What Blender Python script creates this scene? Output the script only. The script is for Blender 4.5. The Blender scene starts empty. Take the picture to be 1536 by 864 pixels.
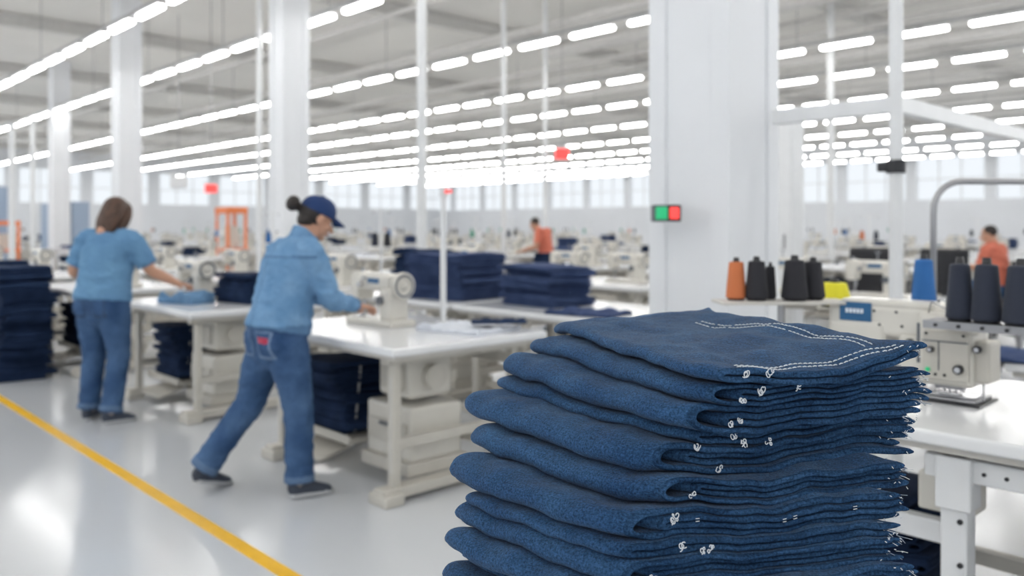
import bpy, bmesh, math, random
from mathutils import Vector, Matrix, noise
from mathutils.bvhtree import BVHTree
random.seed(7)
SC=bpy.context.scene
U=Vector((-0.689,0.725,0)); V=Vector((0.725,0.689,0))
TH=math.atan2(-0.725,0.689)
def W(a,b,z=0.0): return Vector((U.x*a+V.x*b, U.y*a+V.y*b, z))
# ---------------------------------------------------------------- materials
def pmat(name,col,rough=0.5,metal=0.0,var=0.06,vscale=8.0,bump=0.0,bscale=60.0,emit=None,es=0.0,sheen=0.0,coat=0.0,spec=0.5,col2=None,fine=0.0,fscale=400.0,wear=0.0):
    m=bpy.data.materials.new(name); m.use_nodes=True
    nt=m.node_tree; N=nt.nodes; L=nt.links
    p=N['Principled BSDF']
    p.inputs['Roughness'].default_value=rough; p.inputs['Metallic'].default_value=metal
    p.inputs['Specular IOR Level'].default_value=spec
    if sheen: 
        p.inputs['Sheen Weight'].default_value=sheen; p.inputs['Sheen Roughness'].default_value=0.5
    if coat: p.inputs['Coat Weight'].default_value=coat; p.inputs['Coat Roughness'].default_value=0.12
    tc=N.new('ShaderNodeTexCoord')
    nz=N.new('ShaderNodeTexNoise'); nz.inputs['Scale'].default_value=vscale; nz.inputs['Detail'].default_value=4
    L.new(tc.outputs['Object'],nz.inputs['Vector'])
    cr=N.new('ShaderNodeValToRGB')
    c=col; c2=col2 if col2 else tuple(min(1,x*(1+var)) for x in col); c1=tuple(x*(1-var) for x in col) if not col2 else col
    cr.color_ramp.elements[0].position=0.3; cr.color_ramp.elements[1].position=0.7
    cr.color_ramp.elements[0].color=(*c1,1); cr.color_ramp.elements[1].color=(*c2,1)
    L.new(nz.outputs['Fac'],cr.inputs['Fac'])
    out=cr.outputs['Color']
    def scaled(out,fac,a,b,lo,hi):
        mr=N.new('ShaderNodeMapRange'); mr.inputs[1].default_value=a; mr.inputs[2].default_value=b
        mr.inputs[3].default_value=lo; mr.inputs[4].default_value=hi
        L.new(fac,mr.inputs[0])
        mx=N.new('ShaderNodeVectorMath'); mx.operation='SCALE'
        L.new(out,mx.inputs[0]); L.new(mr.outputs[0],mx.inputs['Scale']); return mx.outputs[0]
    if fine>0:
        n2=N.new('ShaderNodeTexNoise'); n2.inputs['Scale'].default_value=fscale; n2.inputs['Detail'].default_value=3; n2.inputs['Roughness'].default_value=.7
        L.new(tc.outputs['Object'],n2.inputs['Vector'])
        out=scaled(out,n2.outputs['Fac'],.3,.7,1-fine,1+fine)
    if wear>0:
        # stretched streaks of worn yarn, plus wear where the cloth is folded
        mp=N.new('ShaderNodeMapping'); mp.inputs['Scale'].default_value=(60,60,900); L.new(tc.outputs['Object'],mp.inputs['Vector'])
        n4=N.new('ShaderNodeTexNoise'); n4.inputs['Scale'].default_value=1.0; n4.inputs['Detail'].default_value=2; L.new(mp.outputs[0],n4.inputs['Vector'])
        out=scaled(out,n4.outputs['Fac'],.35,.7,1-.12,1+.22)
        g=N.new('ShaderNodeNewGeometry'); out=scaled(out,g.outputs['Pointiness'],.50,.56,1.0,1+wear)
    L.new(out,p.inputs['Base Color'])
    if bump>0:
        n3=N.new('ShaderNodeTexNoise'); n3.inputs['Scale'].default_value=bscale; n3.inputs['Detail'].default_value=3
        L.new(tc.outputs['Object'],n3.inputs['Vector'])
        b=N.new('ShaderNodeBump'); b.inputs['Strength'].default_value=bump; b.inputs['Distance'].default_value=0.002
        L.new(n3.outputs['Fac'],b.inputs['Height']); L.new(b.outputs[0],p.inputs['Normal'])
    if emit:
        p.inputs['Emission Color'].default_value=(*emit,1); p.inputs['Emission Strength'].default_value=es
    return m
M={}
M['floor']=pmat('floor_epoxy',(0.64,0.66,0.685),0.17,var=0.03,vscale=0.7,coat=0.35)
M['yellow']=pmat('yellow_floor_paint',(0.88,0.50,0.02),0.35)
M['wall']=pmat('wall_paint',(0.76,0.78,0.81),0.8,var=0.03,vscale=0.5)
M['wallblue']=pmat('wall_bluegrey',(0.34,0.42,0.54),0.8,var=0.05,vscale=0.5)
M['ceil']=pmat('ceiling_paint',(0.80,0.785,0.75),0.9,var=0.05,vscale=0.3)
M['beam']=pmat('steel_beam_paint',(0.64,0.63,0.61),0.6)
M['duct']=pmat('duct_dark',(0.10,0.11,0.12),0.6)
M['rail']=pmat('light_rail',(0.45,0.45,0.45),0.6)
M['column']=pmat('column_paint',(0.79,0.805,0.83),0.5,var=0.02,vscale=1.5)
M['tube']=pmat('tube_glow',(1,1,1),0.5,emit=(1.0,0.985,0.96),es=19)
M['white']=pmat('white_laminate',(0.80,0.81,0.82),0.18,var=0.02,vscale=3,coat=0.3)
M['edge']=pmat('laminate_edge',(0.58,0.56,0.52),0.5)
M['cream']=pmat('cream_enamel',(0.66,0.635,0.575),0.32,var=0.03,vscale=6,coat=0.3)
M['creamd']=pmat('cream_stand_paint',(0.55,0.525,0.47),0.45,var=0.06,vscale=6)
M['whitemet']=pmat('white_powdercoat',(0.76,0.77,0.78),0.35,var=0.02)
M['chrome']=pmat('steel_polished',(0.50,0.50,0.51),0.22,1.0)
M['steel']=pmat('steel_brushed',(0.36,0.36,0.37),0.4,1.0,bump=0.05)
M['dark']=pmat('black_plastic',(0.02,0.02,0.024),0.4)
M['grey']=pmat('grey_plastic',(0.12,0.13,0.15),0.5)
M['bluelab']=pmat('blue_label',(0.01,0.10,0.24),0.4)
M['labtxt']=pmat('label_white',(0.8,0.85,0.9),0.5)
M['denim']=pmat('denim_indigo',(0.014,0.043,0.102),0.9,vscale=9,col2=(0.027,0.073,0.150),bump=1.0,bscale=360,fine=0.60,fscale=270,sheen=0.08,spec=0.10,wear=.55)
M['denimd']=pmat('denim_edge_shaded',(0.008,0.024,0.058),0.95,vscale=14,col2=(0.019,0.048,0.100),bump=1.0,bscale=300,fine=0.60,fscale=260,spec=0.1,wear=.8)  # cut edges darker than denim: the face's shade is put into the colour
M['denimnavy']=pmat('denim_navy',(0.010,0.022,0.055),0.9,vscale=6,col2=(0.022,0.042,0.10),spec=0.15)
M['denimmid']=pmat('denim_mid',(0.030,0.050,0.120),0.9,vscale=6,col2=(0.060,0.090,0.19),spec=0.15)
M['denimjean']=pmat('denim_jeans',(0.025,0.062,0.15),0.9,vscale=5,col2=(0.080,0.15,0.28),spec=0.15,fine=0.2,fscale=160)
M['pocket']=pmat('denim_pocket',(0.15,0.22,0.34),0.9,vscale=9)
M['pockd']=pmat('denim_pocket_seam',(0.03,0.055,0.11),0.9,vscale=9)
M['hem']=pmat('denim_cuff',(0.10,0.17,0.29),0.9,vscale=9)
M['shirt']=pmat('blue_knit',(0.11,0.23,0.40),0.9,vscale=5,col2=(0.15,0.30,0.47),spec=0.15)
M['jacket']=pmat('chambray_jacket',(0.12,0.25,0.43),0.9,vscale=9,col2=(0.20,0.35,0.54),spec=0.15,fine=0.12,fscale=150)
M['seam']=pmat('jacket_seam',(0.085,0.18,0.32),0.9)
M['capm']=pmat('cap_navy',(0.008,0.035,0.13),0.8)
M['skin']=pmat('skin',(0.52,0.28,0.185),0.5,var=0.05)
M['lips']=pmat('lips',(0.38,0.12,0.10),0.45)
M['eye']=pmat('eye_white',(0.8,0.8,0.8),0.2)
M['iris']=pmat('iris',(0.03,0.015,0.01),0.2)
M['hair']=pmat('hair_dark',(0.018,0.012,0.010),0.5,bump=0.6,bscale=90)
M['hairb']=pmat('hair_brown',(0.040,0.018,0.010),0.5,vscale=30,col2=(0.10,0.048,0.028),bump=0.8,bscale=90)
M['shoe']=pmat('shoe_grey',(0.045,0.055,0.08),0.7)
M['sole']=pmat('shoe_sole',(0.45,0.46,0.47),0.6)
M['sock']=pmat('sock',(0.35,0.30,0.28),0.8)
M['redlab']=pmat('red_patch',(0.42,0.02,0.06),0.6)
M['orange']=pmat('orange_shirt',(0.60,0.16,0.10),0.8)
M['orangep']=pmat('orange_paint',(0.85,0.24,0.08),0.5)
M['redp']=pmat('red_signal',(0.8,0.04,0.05),0.4,emit=(1,0.08,0.06),es=.9)
M['greenp']=pmat('green_signal',(0.02,0.4,0.16),0.4,emit=(0.02,0.6,0.25),es=0.35)
M['thnavy']=pmat('thread_navy',(0.016,0.022,0.042),0.75,bump=0.6,bscale=400,sheen=0.1)
M['thblack']=pmat('thread_black',(0.016,0.016,0.022),0.75,bump=0.6,bscale=400)
M['thorange']=pmat('thread_orange',(0.58,0.17,0.06),0.7,bump=0.5,bscale=400)
M['thblue']=pmat('thread_blue',(0.02,0.13,0.38),0.7,bump=0.5,bscale=400)
M['thyellow']=pmat('thread_yellow',(0.85,0.78,0.03),0.6)
M['thgreen']=pmat('thread_green',(0.03,0.30,0.20),0.6)
M['stitch']=pmat('stitch_thread',(0.66,0.69,0.72),0.8)
M['fray']=pmat('fray_thread',(0.28,0.33,0.40),0.9)
M['cloth']=pmat('white_cloth',(0.68,0.71,0.77),0.9,var=0.05)
M['wood']=pmat('wood_strip',(0.48,0.33,0.18),0.5,vscale=12)
M['paper']=pmat('paper',(0.8,0.8,0.8),0.8)
# ---------------------------------------------------------------- mesh builder
class MB:
    def __init__(s): s.v=[];s.f=[];s.m=[];s.sm=[];s.slots=[]
    def slot(s,mat):
        if mat not in s.slots: s.slots.append(mat)
        return s.slots.index(mat)
    def add(s,vs,fs,mat,smooth=True):
        o=len(s.v); k=s.slot(mat)
        s.v+= [tuple(x) for x in vs]
        for f in fs: s.f.append(tuple(i+o for i in f)); s.m.append(k); s.sm.append(smooth)
    def bm(s,bm,mat,smooth):
        bm.verts.index_update()
        s.add([v.co.copy() for v in bm.verts],[[v.index for v in f.verts] for f in bm.faces],mat,smooth); bm.free()
    def box(s,c,sz,mat,rot=None,bev=0.0,seg=2,taper=None):
        bm=bmesh.new(); bmesh.ops.create_cube(bm,size=1.0)
        for v in bm.verts:
            v.co=Vector((v.co.x*sz[0],v.co.y*sz[1],v.co.z*sz[2]))
            if taper and v.co.z>0: v.co.x*=taper; v.co.y*=taper
        if bev>0: bmesh.ops.bevel(bm,geom=bm.edges[:],offset=min(bev,min(sz)*0.45),segments=seg,profile=0.5,affect='EDGES')
        R=Matrix.Translation(c)
        if rot: 
            from mathutils import Euler
            R=R@Euler(rot).to_matrix().to_4x4()
        bm.transform(R); s.bm(bm,mat,False)
    def cyl(s,p0,p1,r0,mat,r1=None,n=20,cap=True):
        p0=Vector(p0);p1=Vector(p1); r1=r0 if r1 is None else r1
        t=(p1-p0).normalized(); a=Vector((1,0,0)) if abs(t.x)<.8 else Vector((0,1,0))
        x=t.cross(a).normalized(); y=t.cross(x)
        vs=[];fs=[]
        for p,r in((p0,r0),(p1,r1)):
            for i in range(n):
                A=2*math.pi*i/n; vs.append(p+x*math.cos(A)*r+y*math.sin(A)*r)
        for i in range(n): fs.append((i,(i+1)%n,n+(i+1)%n,n+i))
        s.add(vs,fs,mat,True)
        if cap: s.add(vs,[tuple(range(n))[::-1],tuple(range(n,2*n))],mat,False)
    def lathe(s,prof,c,mat,n=28,axis=Vector((0,0,1))):
        c=Vector(c); q=Vector((0,0,1)).rotation_difference(Vector(axis).normalized())
        vs=[];fs=[]
        for r,z in prof:
            for i in range(n):
                A=2*math.pi*i/n; vs.append(c+q@Vector((math.cos(A)*r,math.sin(A)*r,z)))
        for j in range(len(prof)-1):
            for i in range(n):
                fs.append((j*n+i,j*n+(i+1)%n,(j+1)*n+(i+1)%n,(j+1)*n+i))
        s.add(vs,fs,mat,True)
    def ell(s,c,r,mat,n=16,m=10):
        prof=[(max(1e-4,math.cos(-math.pi/2+math.pi*j/m)),math.sin(-math.pi/2+math.pi*j/m)) for j in range(m+1)]
        vs=[];fs=[]
        for a,z in prof:
            for i in range(n):
                A=2*math.pi*i/n; vs.append((c[0]+math.cos(A)*a*r[0],c[1]+math.sin(A)*a*r[1],c[2]+z*r[2]))
        for j in range(m):
            for i in range(n): fs.append((j*n+i,j*n+(i+1)%n,(j+1)*n+(i+1)%n,(j+1)*n+i))
        s.add(vs,fs,mat,True)
    def tube(s,pts,r,mat,n=10):
        pts=[Vector(p) for p in pts]; vs=[];fs=[]
        pr=None
        for k,p in enumerate(pts):
            t=(pts[min(k+1,len(pts)-1)]-pts[max(k-1,0)]).normalized()
            if pr is None:
                a=Vector((0,0,1)) if abs(t.z)<.8 else Vector((0,1,0)); x=t.cross(a).normalized()
            else: x=(pr-t*pr.dot(t)).normalized()
            pr=x; y=t.cross(x)
            for i in range(n):
                A=2*math.pi*i/n; vs.append(p+x*math.cos(A)*r+y*math.sin(A)*r)
        for k in range(len(pts)-1):
            for i in range(n): fs.append((k*n+i,k*n+(i+1)%n,(k+1)*n+(i+1)%n,(k+1)*n+i))
        fs.append(tuple(range(n))[::-1]); fs.append(tuple(range((len(pts)-1)*n,len(pts)*n)))
        s.add(vs,fs,mat,True)
    def mesh(s,name):
        me=bpy.data.meshes.new(name); me.from_pydata(s.v,[],s.f)
        for k in s.slots: me.materials.append(M[k])
        me.polygons.foreach_set('material_index',s.m); me.polygons.foreach_set('use_smooth',s.sm)
        me.update(); 
        bm=bmesh.new(); bm.from_mesh(me); bmesh.ops.recalc_face_normals(bm,faces=bm.faces[:]); bm.to_mesh(me); bm.free()
        return me
    def obj(s,name,loc=(0,0,0),rz=0.0): return place(s.mesh(name),name,loc,rz)
def place(me,name,loc=(0,0,0),rz=0.0,sc=None):
    o=bpy.data.objects.new(name,me); SC.collection.objects.link(o); o.location=loc; o.rotation_euler=(0,0,rz)
    if sc: o.scale=sc
    return o
# ---------------------------------------------------------------- room
A0,A1,B0,B1,HC=-14,60,-9,48,6.5
def slab(name,a0,a1,b0,b1,z0,z1,mat):
    mb=MB(); mb.box((-(a0+a1)/2,(b0+b1)/2,(z0+z1)/2),(a1-a0,b1-b0,z1-z0),mat); return mb.obj(name,(0,0,0),TH)
slab('floor',A0,A1,B0,B1,-0.1,0,'floor')
slab('ceiling',A0,A1,B0,B1,HC,HC+0.15,'ceil')
def strip(name,a0,a1,b,w,z,h,mat): return slab(name,a0,a1,b-w/2,b+w/2,z,z+h,mat)
strip('yellow_floor_line',-10,58,1.69,0.07,0.0,0.002,'yellow')
mb=MB()
def wbox(a0,a1,b0,b1,z0,z1,mat): mb.box((-(a0+a1)/2,(b0+b1)/2,(z0+z1)/2),(a1-a0,b1-b0,z1-z0),mat)
wbox(A0,A1,B1,B1+.2,0,2.9,'wall'); wbox(A0,A1,B1,B1+.2,5.2,HC,'wall')
a=A0
while a<A1: wbox(a,a+.6,B1,B1+.2,2.9,5.2,'wall'); a+=4.0
mb.obj('wall_back',(0,0,0),TH)
mb=MB()
wbox(A1,A1+.2,B0,B1,0,3.0,'wall'); wbox(A1,A1+.2,B0,B1,5.2,HC,'wall')
b=B0
while b<B1: wbox(A1,A1+.2,b,b+.8,3.0,5.2,'wall'); b+=4.4
mb.obj('wall_left',(0,0,0),TH)
mb=MB(); a=A0
while a<A1-1:
    for k in range(1,3): wbox(a+.6+k*1.13-.03,a+.6+k*1.13+.03,B1+.05,B1+.12,2.9,5.2,'whitemet')
    wbox(a+.6,a+4,B1+.05,B1+.12,4.0,4.06,'whitemet'); a+=4.0
mb.obj('window_1',(0,0,0),TH)
mb=MB(); b=B0
while b<B1-1:
    for k in range(1,3): wbox(A1+.05,A1+.12,b+.8+k*1.2-.03,b+.8+k*1.2+.03,3.0,5.2,'whitemet')
    wbox(A1+.05,A1+.12,b+.8,b+4.4,4.0,4.06,'whitemet'); b+=4.4
mb.obj('window_2',(0,0,0),TH)
mb=MB()
for k in range(-2,10):
    a=k*7.0+1.5
    mb.box((-a,(B0+B1)/2,6.2),(0.16,B1-B0,0.05),'beam'); mb.box((-a,(B0+B1)/2,6.45),(0.16,B1-B0,0.05),'beam'); mb.box((-a,(B0+B1)/2,6.32),(0.03,B1-B0,0.25),'beam')
for b in (3,9.4,13.5,17.3,21,25,30,36,42):
    mb.box((-(A0+A1)/2,b,5.95),(A1-A0,0.10,0.14),'beam')
    mb.cyl((-A0,b+.5,5.75),(-A1,b+.5,5.75),0.05,'beam',n=8)
mb.obj('ceiling_steelwork',(0,0,0),TH)
mb=MB()
for b,z in ((14.4,5.6),(20,5.7),(28,5.7)):
    mb.cyl((12,b,z),(-14 if b<15 else -30,b,z),0.16,'beam',n=16)
for a,b in ((-3.5,14),(-2,13.6),(-5,19)):
    mb.box((-a,b,5.35),(.5,.4,.35),'duct',bev=.03)
mb.obj('ventilation_duct',(0,0,0),TH)
rows=[-6,-2.5,1.0,5.1,7.4,11.4,15.7,18.9,22.9,27,31,35,39.5,44]  # leading rows lie out of view, added for the light they give
mb=MB(); ZL=4.93
for b in rows:
    a=-9
    mb.box((-( -9+58)/2,b,ZL+0.14),(67,0.05,0.06),'rail')
    while a<58:
        mb.box((-a,b,ZL),(0.98,0.11,0.05),'tube',bev=.015,seg=1)
        mb.box((-a,b,ZL+.05),(1.02,0.16,0.03),'whitemet'); mb.box((-a,b,ZL+.09),(.08,0.04,0.06),'rail')
        a+=1.35
    a=-8
    while a<58:
        mb.cyl((-a,b,ZL+.1),(-a,b,HC),0.008,'steel',n=5); a+=4.05
mb.obj('fluorescent_light_rows',(0,0,0),TH)
def column(name,x,y,s):
    mb=MB()
    mb.box((0,0,HC/2),(s,s,HC),'column',bev=.012)
    for sx in(-1,1):
        for sy in(-1,1):
            mb.box((sx*(s/2-.045),sy*(s/2-.045),HC/2),(.13,.13,HC-.002),'column',bev=.01)
    mb.box((0,0,.06),(s+.1,s+.1,.12),'column',bev=.01)
    return mb.obj(name,(x,y,0),TH)
COLS=[(1.27,5.25,.54),(-3.66,13.7,.44),(-8.6,18.6,.46),(-13.85,25.5,.46)]
for c in COLS: column('column',*c)
POSTS=[(-1.02,9.4,.055,HC),(-4.55,15,.05,HC),(-.16,16,.05,HC),(-9,15,.05,3.3),(-11.5,20,.06,4),(.72,18,.05,HC),(6.5,17,.07,HC)]
for x,y,r,h in POSTS:
    mb=MB(); mb.cyl((0,0,0),(0,0,h),r,'whitemet'); mb.cyl((0,0,0),(0,0,.02),r*2.5,'whitemet'); mb.cyl((0,0,h-.02),(0,0,h),r*2.2,'whitemet'); mb.obj('support_pole',(x,y,0))
# ---------------------------------------------------------------- furniture meshes
def table_mesh(L=1.5,D=1.1,cab=True,H=.82):
    mb=MB()
    mb.box((L/2,D/2,H-.022),(L,D,.044),'white',bev=.012,seg=3)
    mb.box((L/2,D/2,H-.055),(L-.06,D-.06,.022),'edge')
    for x in (.16,L-.16):
        for y in (.12,D-.14):
            mb.box((x,y,.40),(.06,.045,.70),'creamd',bev=.006)
            mb.box((x,y,.40),(.028,.052,.5),'edge')
        mb.box((x,D/2,.735),(.07,D-.12,.035),'creamd',bev=.004)
        mb.box((x,D/2,.055),(.10,D-.04,.055),'creamd',bev=.008)
        for y in (.07,D-.07): mb.box((x,y,.03),(.16,.12,.06),'creamd',bev=.01); 
        mb.box((x,D/2,.30),(.035,D-.25,.05),'creamd')
    mb.box((L/2,D*.62,.24),(L-.3,.05,.05),'creamd')
    mb.box((L/2,D-.14,.66),(L-.3,.03,.06),'creamd')
    if cab:
        mb.box((L-.42,.45,.60),(.30,.30,.24),'cream',bev=.03,seg=3)
        mb.box((L-.42,.29,.60),(.20,.02,.14),'creamd',bev=.005)
        mb.cyl((L-.27,.45,.60),(L-.22,.45,.60),.07,'creamd')
        mb.box((L-.43,.45,.30),(.42,.36,.30),'cream',bev=.02)
        mb.box((L-.43,.262,.30),(.36,.012,.12),'creamd',bev=.004); mb.box((L-.43,.25,.34),(.1,.015,.015),'grey')
        mb.box((L-.43,.45,.12),(.46,.42,.07),'creamd',bev=.01)
        mb.box((L*.32,.5,.19),(L*.42,.62,.025),'creamd',bev=.004)
        mb.box((L*.32,.2,.20),(L*.42,.012,.05),'creamd')
        mb.box((L*.30,.22,.10),(.36,.24,.02),'creamd',rot=(.25,0,0),bev=.004)
        mb.cyl((L*.45,.3,.12),(L*.45,.35,.60),.007,'steel')
    return mb.mesh('sewing_table')
T_main=table_mesh(); T_far=table_mesh(1.9,1.1,True)
def machine_mesh():
    mb=MB()
    mb.box((0,0,.02),(.50,.19,.04),'cream',bev=.01)
    mb.box((-.17,0,.043),(.10,.12,.004),'chrome')
    mb.box((.15,0,.13),(.13,.15,.22),'cream',bev=.035,seg=3)
    mb.box((-.01,0,.265),(.42,.125,.11),'cream',bev=.035,seg=3)
    mb.box((-.19,0,.235),(.085,.135,.18),'cream',bev=.025,seg=3)
    mb.box((-.235,0,.22),(.012,.11,.13),'creamd',bev=.004)
    mb.cyl((-.18,0,.05),(-.18,0,.16),.006,'chrome'); mb.cyl((-.165,0,.09),(-.165,0,.17),.007,'chrome')
    mb.box((-.175,-.01,.05),(.02,.04,.008),'chrome')
    mb.cyl((.225,0,.25),(.235,0,.25),.035,'chrome')
    mb.lathe([(.001,0),(.075,0),(.082,.006),(.082,.028),(.074,.034),(.05,.03),(.045,.018),(.02,.018),(.018,.04),(.001,.04)],(.228,0,.25),'cream',axis=Vector((1,0,0)))
    mb.lathe([(.072,.0325),(.066,.036),(.056,.0325)],(.228,0,.25),'grey',axis=Vector((1,0,0)))
    mb.cyl((-.10,-.07,.25),(-.10,-.095,.25),.017,'chrome'); mb.cyl((-.06,-.07,.29),(-.06,-.09,.29),.010,'chrome')
    mb.cyl((.12,-.07,.16),(.12,-.095,.16),.028,'grey')
    mb.cyl((.02,0,.31),(.02,0,.39),.004,'chrome'); mb.box((.02,0,.39),(.05,.01,.006),'chrome')
    mb.box((.02,-.064,.275),(.12,.004,.03),'bluelab')
    mb.cyl((-.19,0,.32),(-.19,0,.345),.012,'chrome')
    return mb.mesh('sewing_machine')
MA=machine_mesh()
def cone_prof(mb,c,r,h,mat,n=28):
    x,y,z=c
    mb.lathe([(.001,0),(r*.8,0),(r*.8,.008)],c,'dark',n)
    p=[]; K=18
    p.append((r*.78,.006)); p.append((r*.97,.010))
    for i in range(K+1):
        t=i/K; rr=r*(1-.30*t); zz=.014+(h*.86-.014)*t
        p.append((rr*1.0,zz)); 
        if i<K: p.append((rr*.975,zz+h*.86/K*.5))
    p.append((r*.62,h*.89)); p.append((r*.30,h*.90))
    mb.lathe(p,c,mat,n)
    mb.lathe([(r*.32,h*.89),(r*.26,h),(r*.16,h),(r*.14,h*.9)],c,'dark',n)
def stand_mesh(c1,c2):
    mb=MB()
    mb.cyl((0,0,0),(0,0,.012),.045,'whitemet'); mb.cyl((0,0,0),(0,0,.80),.014,'whitemet')
    mb.box((0,0,.78),(.30,.02,.015),'whitemet'); mb.cyl((-.14,0,.78),(-.14,0,.74),.004,'chrome'); mb.cyl((.14,0,.78),(.14,0,.74),.004,'chrome')
    mb.box((0,0,.40),(.34,.10,.012),'whitemet')
    cone_prof(mb,(-.11,0,.406),.04,.15,c1,14); cone_prof(mb,(.11,0,.406),.04,.15,c2,14)
    return mb.mesh('thread_stand')
STS=[stand_mesh('thblue','paper'),stand_mesh('thnavy','thblack'),stand_mesh('thgreen','paper'),stand_mesh('thorange','thnavy')]
# ---------------------------------------------------------------- folded denim
def garment(mb,mapf,w,l,z0,th,nU,mat,nx,ny,na,rnd,gap=.035,q0=0.0,jit=.006,edge='denimd',hero=False):
    t=th/(2*nU)
    for k in range(nU):
        zb=z0+t/2+k*t; zt=z0+th-t/2-k*t; R=(zt-zb)/2; zc=(zt+zb)/2
        rx=R*(1.9 if hero and k==0 else 1.35)+.002; xf=t/2+k*gap*(0.8+.5*rnd.random())
        xb=w+rnd.uniform(-jit,jit)*1.6; xt=w+rnd.uniform(-jit,jit)*1.6
        cl=[]
        xs=[0,.004]+[.004+(xb-xf-rx-.004)*i/nx for i in range(1,nx+1)]
        for d in xs: cl.append((xb-d,zb))
        for i in range(1,na):
            A=math.pi*i/na; cl.append((xf+rx-rx*math.sin(A),zc-R*math.cos(A)))
        xs2=[0,.004]+[.004+(xt-xf-rx-.004)*i/nx for i in range(1,nx+1)]
        for d in reversed(xs2): cl.append((xt-d,zt))
        n=len(cl); nor=[]
        for i in range(n):
            a=cl[max(i-1,0)]; b=cl[min(i+1,n-1)]; dx=b[0]-a[0]; dz=b[1]-a[1]; m=math.hypot(dx,dz) or 1
            nor.append((-dz/m,dx/m))
        qa=q0+rnd.uniform(-jit,jit); qb=l+rnd.uniform(-jit,jit)*2
        if hero:
            qs=[qa,qa+.0012,qa+.0035,qa+.007]+[qa+.007+(qb-qa-.0105)*j/ny for j in range(1,ny)]+[qb-.0035,qb]
            sc=[.34,.68,.89,.95]+[1]*(ny-1)+[.95,.5]; ne=3
        else:
            qs=[qa,qa+.0035]+[qa+.0035+(qb-qa-.007)*j/ny for j in range(1,ny)]+[qb-.0035,qb]
            sc=[.5,.95]+[1]*(ny-1)+[.95,.5]; ne=1
        vs=[];
        for j,q in enumerate(qs):
            for sgn in(1,-1):
                for i,(x,z) in enumerate(cl):
                    e=sc[j]*(.55 if i in(0,n-1) else .93)
                    vs.append(mapf(x+nor[i][0]*sgn*t/2*e,q,z+nor[i][1]*sgn*t/2*e))
        f1=[];f2=[]
        S=2*n
        for j in range(len(qs)-1):
            o=j*S;p=o+S
            for sgn in(0,1):
                for i in range(n-1):
                    a=o+sgn*n+i; b=p+sgn*n+i
                    (f2 if (j<ne or j==len(qs)-2) else f1).append((a,a+1,b+1,b))
            for i in(0,n-1): f2.append((o+i,o+n+i,p+n+i,p+i))
        for o in(0,(len(qs)-1)*S):
            for i in range(n-1): f2.append((o+i,o+i+1,o+n+i+1,o+n+i))
        mb.add(vs,f1+f2,mat,True)
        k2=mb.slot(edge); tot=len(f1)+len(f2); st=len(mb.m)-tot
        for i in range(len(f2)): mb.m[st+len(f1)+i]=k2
def pile_mesh(name,w,l,h,n,mat,seed):
    rnd=random.Random(seed); mb=MB(); z=0
    ths=[rnd.uniform(.7,1.3) for _ in range(n)]; S=sum(ths)
    for i in range(n):
        th=h*ths[i]/S; dx=rnd.uniform(-.04,.04);dy=rnd.uniform(-.04,.04); ang=rnd.uniform(-.09,.09); fl=rnd.choice([1,1,-1])
        ww=w*rnd.uniform(.90,1.06); ll=l*rnd.uniform(.90,1.04)
        def mf(x,q,z,dx=dx,dy=dy,ang=ang,fl=fl,ww=ww,ll=ll,i=i):
            X=(x-ww/2)*fl+dx; Y=q-ll/2+dy
            zz=max(z,0)+ (.022*noise.noise(Vector((X*4,Y*4,z*2+seed)))*(min(1,z/.05)))
            return (X*math.cos(ang)-Y*math.sin(ang),X*math.sin(ang)+Y*math.cos(ang),max(zz,0.001))
        garment(mb,mf,ww,ll,z,th,1 if th<.03 else 2,mat,7,7,6,rnd,jit=.01,edge=mat); z+=th
    return mb.mesh(name)
P_mid=pile_mesh('folded_denim_pile',.62,.5,.40,8,'denimmid',3)
P_mid2=pile_mesh('folded_denim_pile',.55,.45,.31,7,'denimmid',5)
P_navy=pile_mesh('folded_denim_pile',.5,.42,.24,6,'denimnavy',8)
P_tall=pile_mesh('folded_denim_pile',.50,.46,1.08,24,'denimnavy',11)
P_under=pile_mesh('folded_denim_pile',.45,.5,.42,11,'denimnavy',13)
def cloth_mesh(name,w,l,mat,seed,amp=.03):
    mb=MB(); n=26; vs=[];fs=[]
    for s in (1,0):
        for i in range(n+1):
            for j in range(n+1):
                x=(i/n-.5)*w; y=(j/n-.5)*l
                k=1+.12*noise.noise(Vector((x*4,y*4,seed)))
                z=.006+abs(noise.noise(Vector((x*7,y*7,seed+3))))*amp+abs(noise.noise(Vector((x*16,y*16,seed))))*amp*.4
                vs.append((x*k,y*k,z*s+ (0.004 if s else 0.0)))
    m=(n+1)**2
    for i in range(n):
        for j in range(n):
            a=i*(n+1)+j; fs.append((a,a+1,a+n+2,a+n+1)); fs.append((m+a,m+a+n+1,m+a+n+2,m+a+1))
    for i in range(n):
        for a,b in ((i,i+1),(n*(n+1)+i,n*(n+1)+i+1),(i*(n+1),(i+1)*(n+1)),(i*(n+1)+n,(i+1)*(n+1)+n)): fs.append((a,b,m+b,m+a))
    mb.add(vs,fs,mat); return mb.mesh(name)
C_white=cloth_mesh('white_fabric_sheet',.7,.5,'cloth',2); C_blue=cloth_mesh('denim_panel',.5,.35,'denimmid',4,.04); C_dark=cloth_mesh('denim_panel',.4,.3,'denimnavy',9,.03); C_lt=cloth_mesh('denim_panel',.45,.3,'jacket',6,.05)
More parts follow.
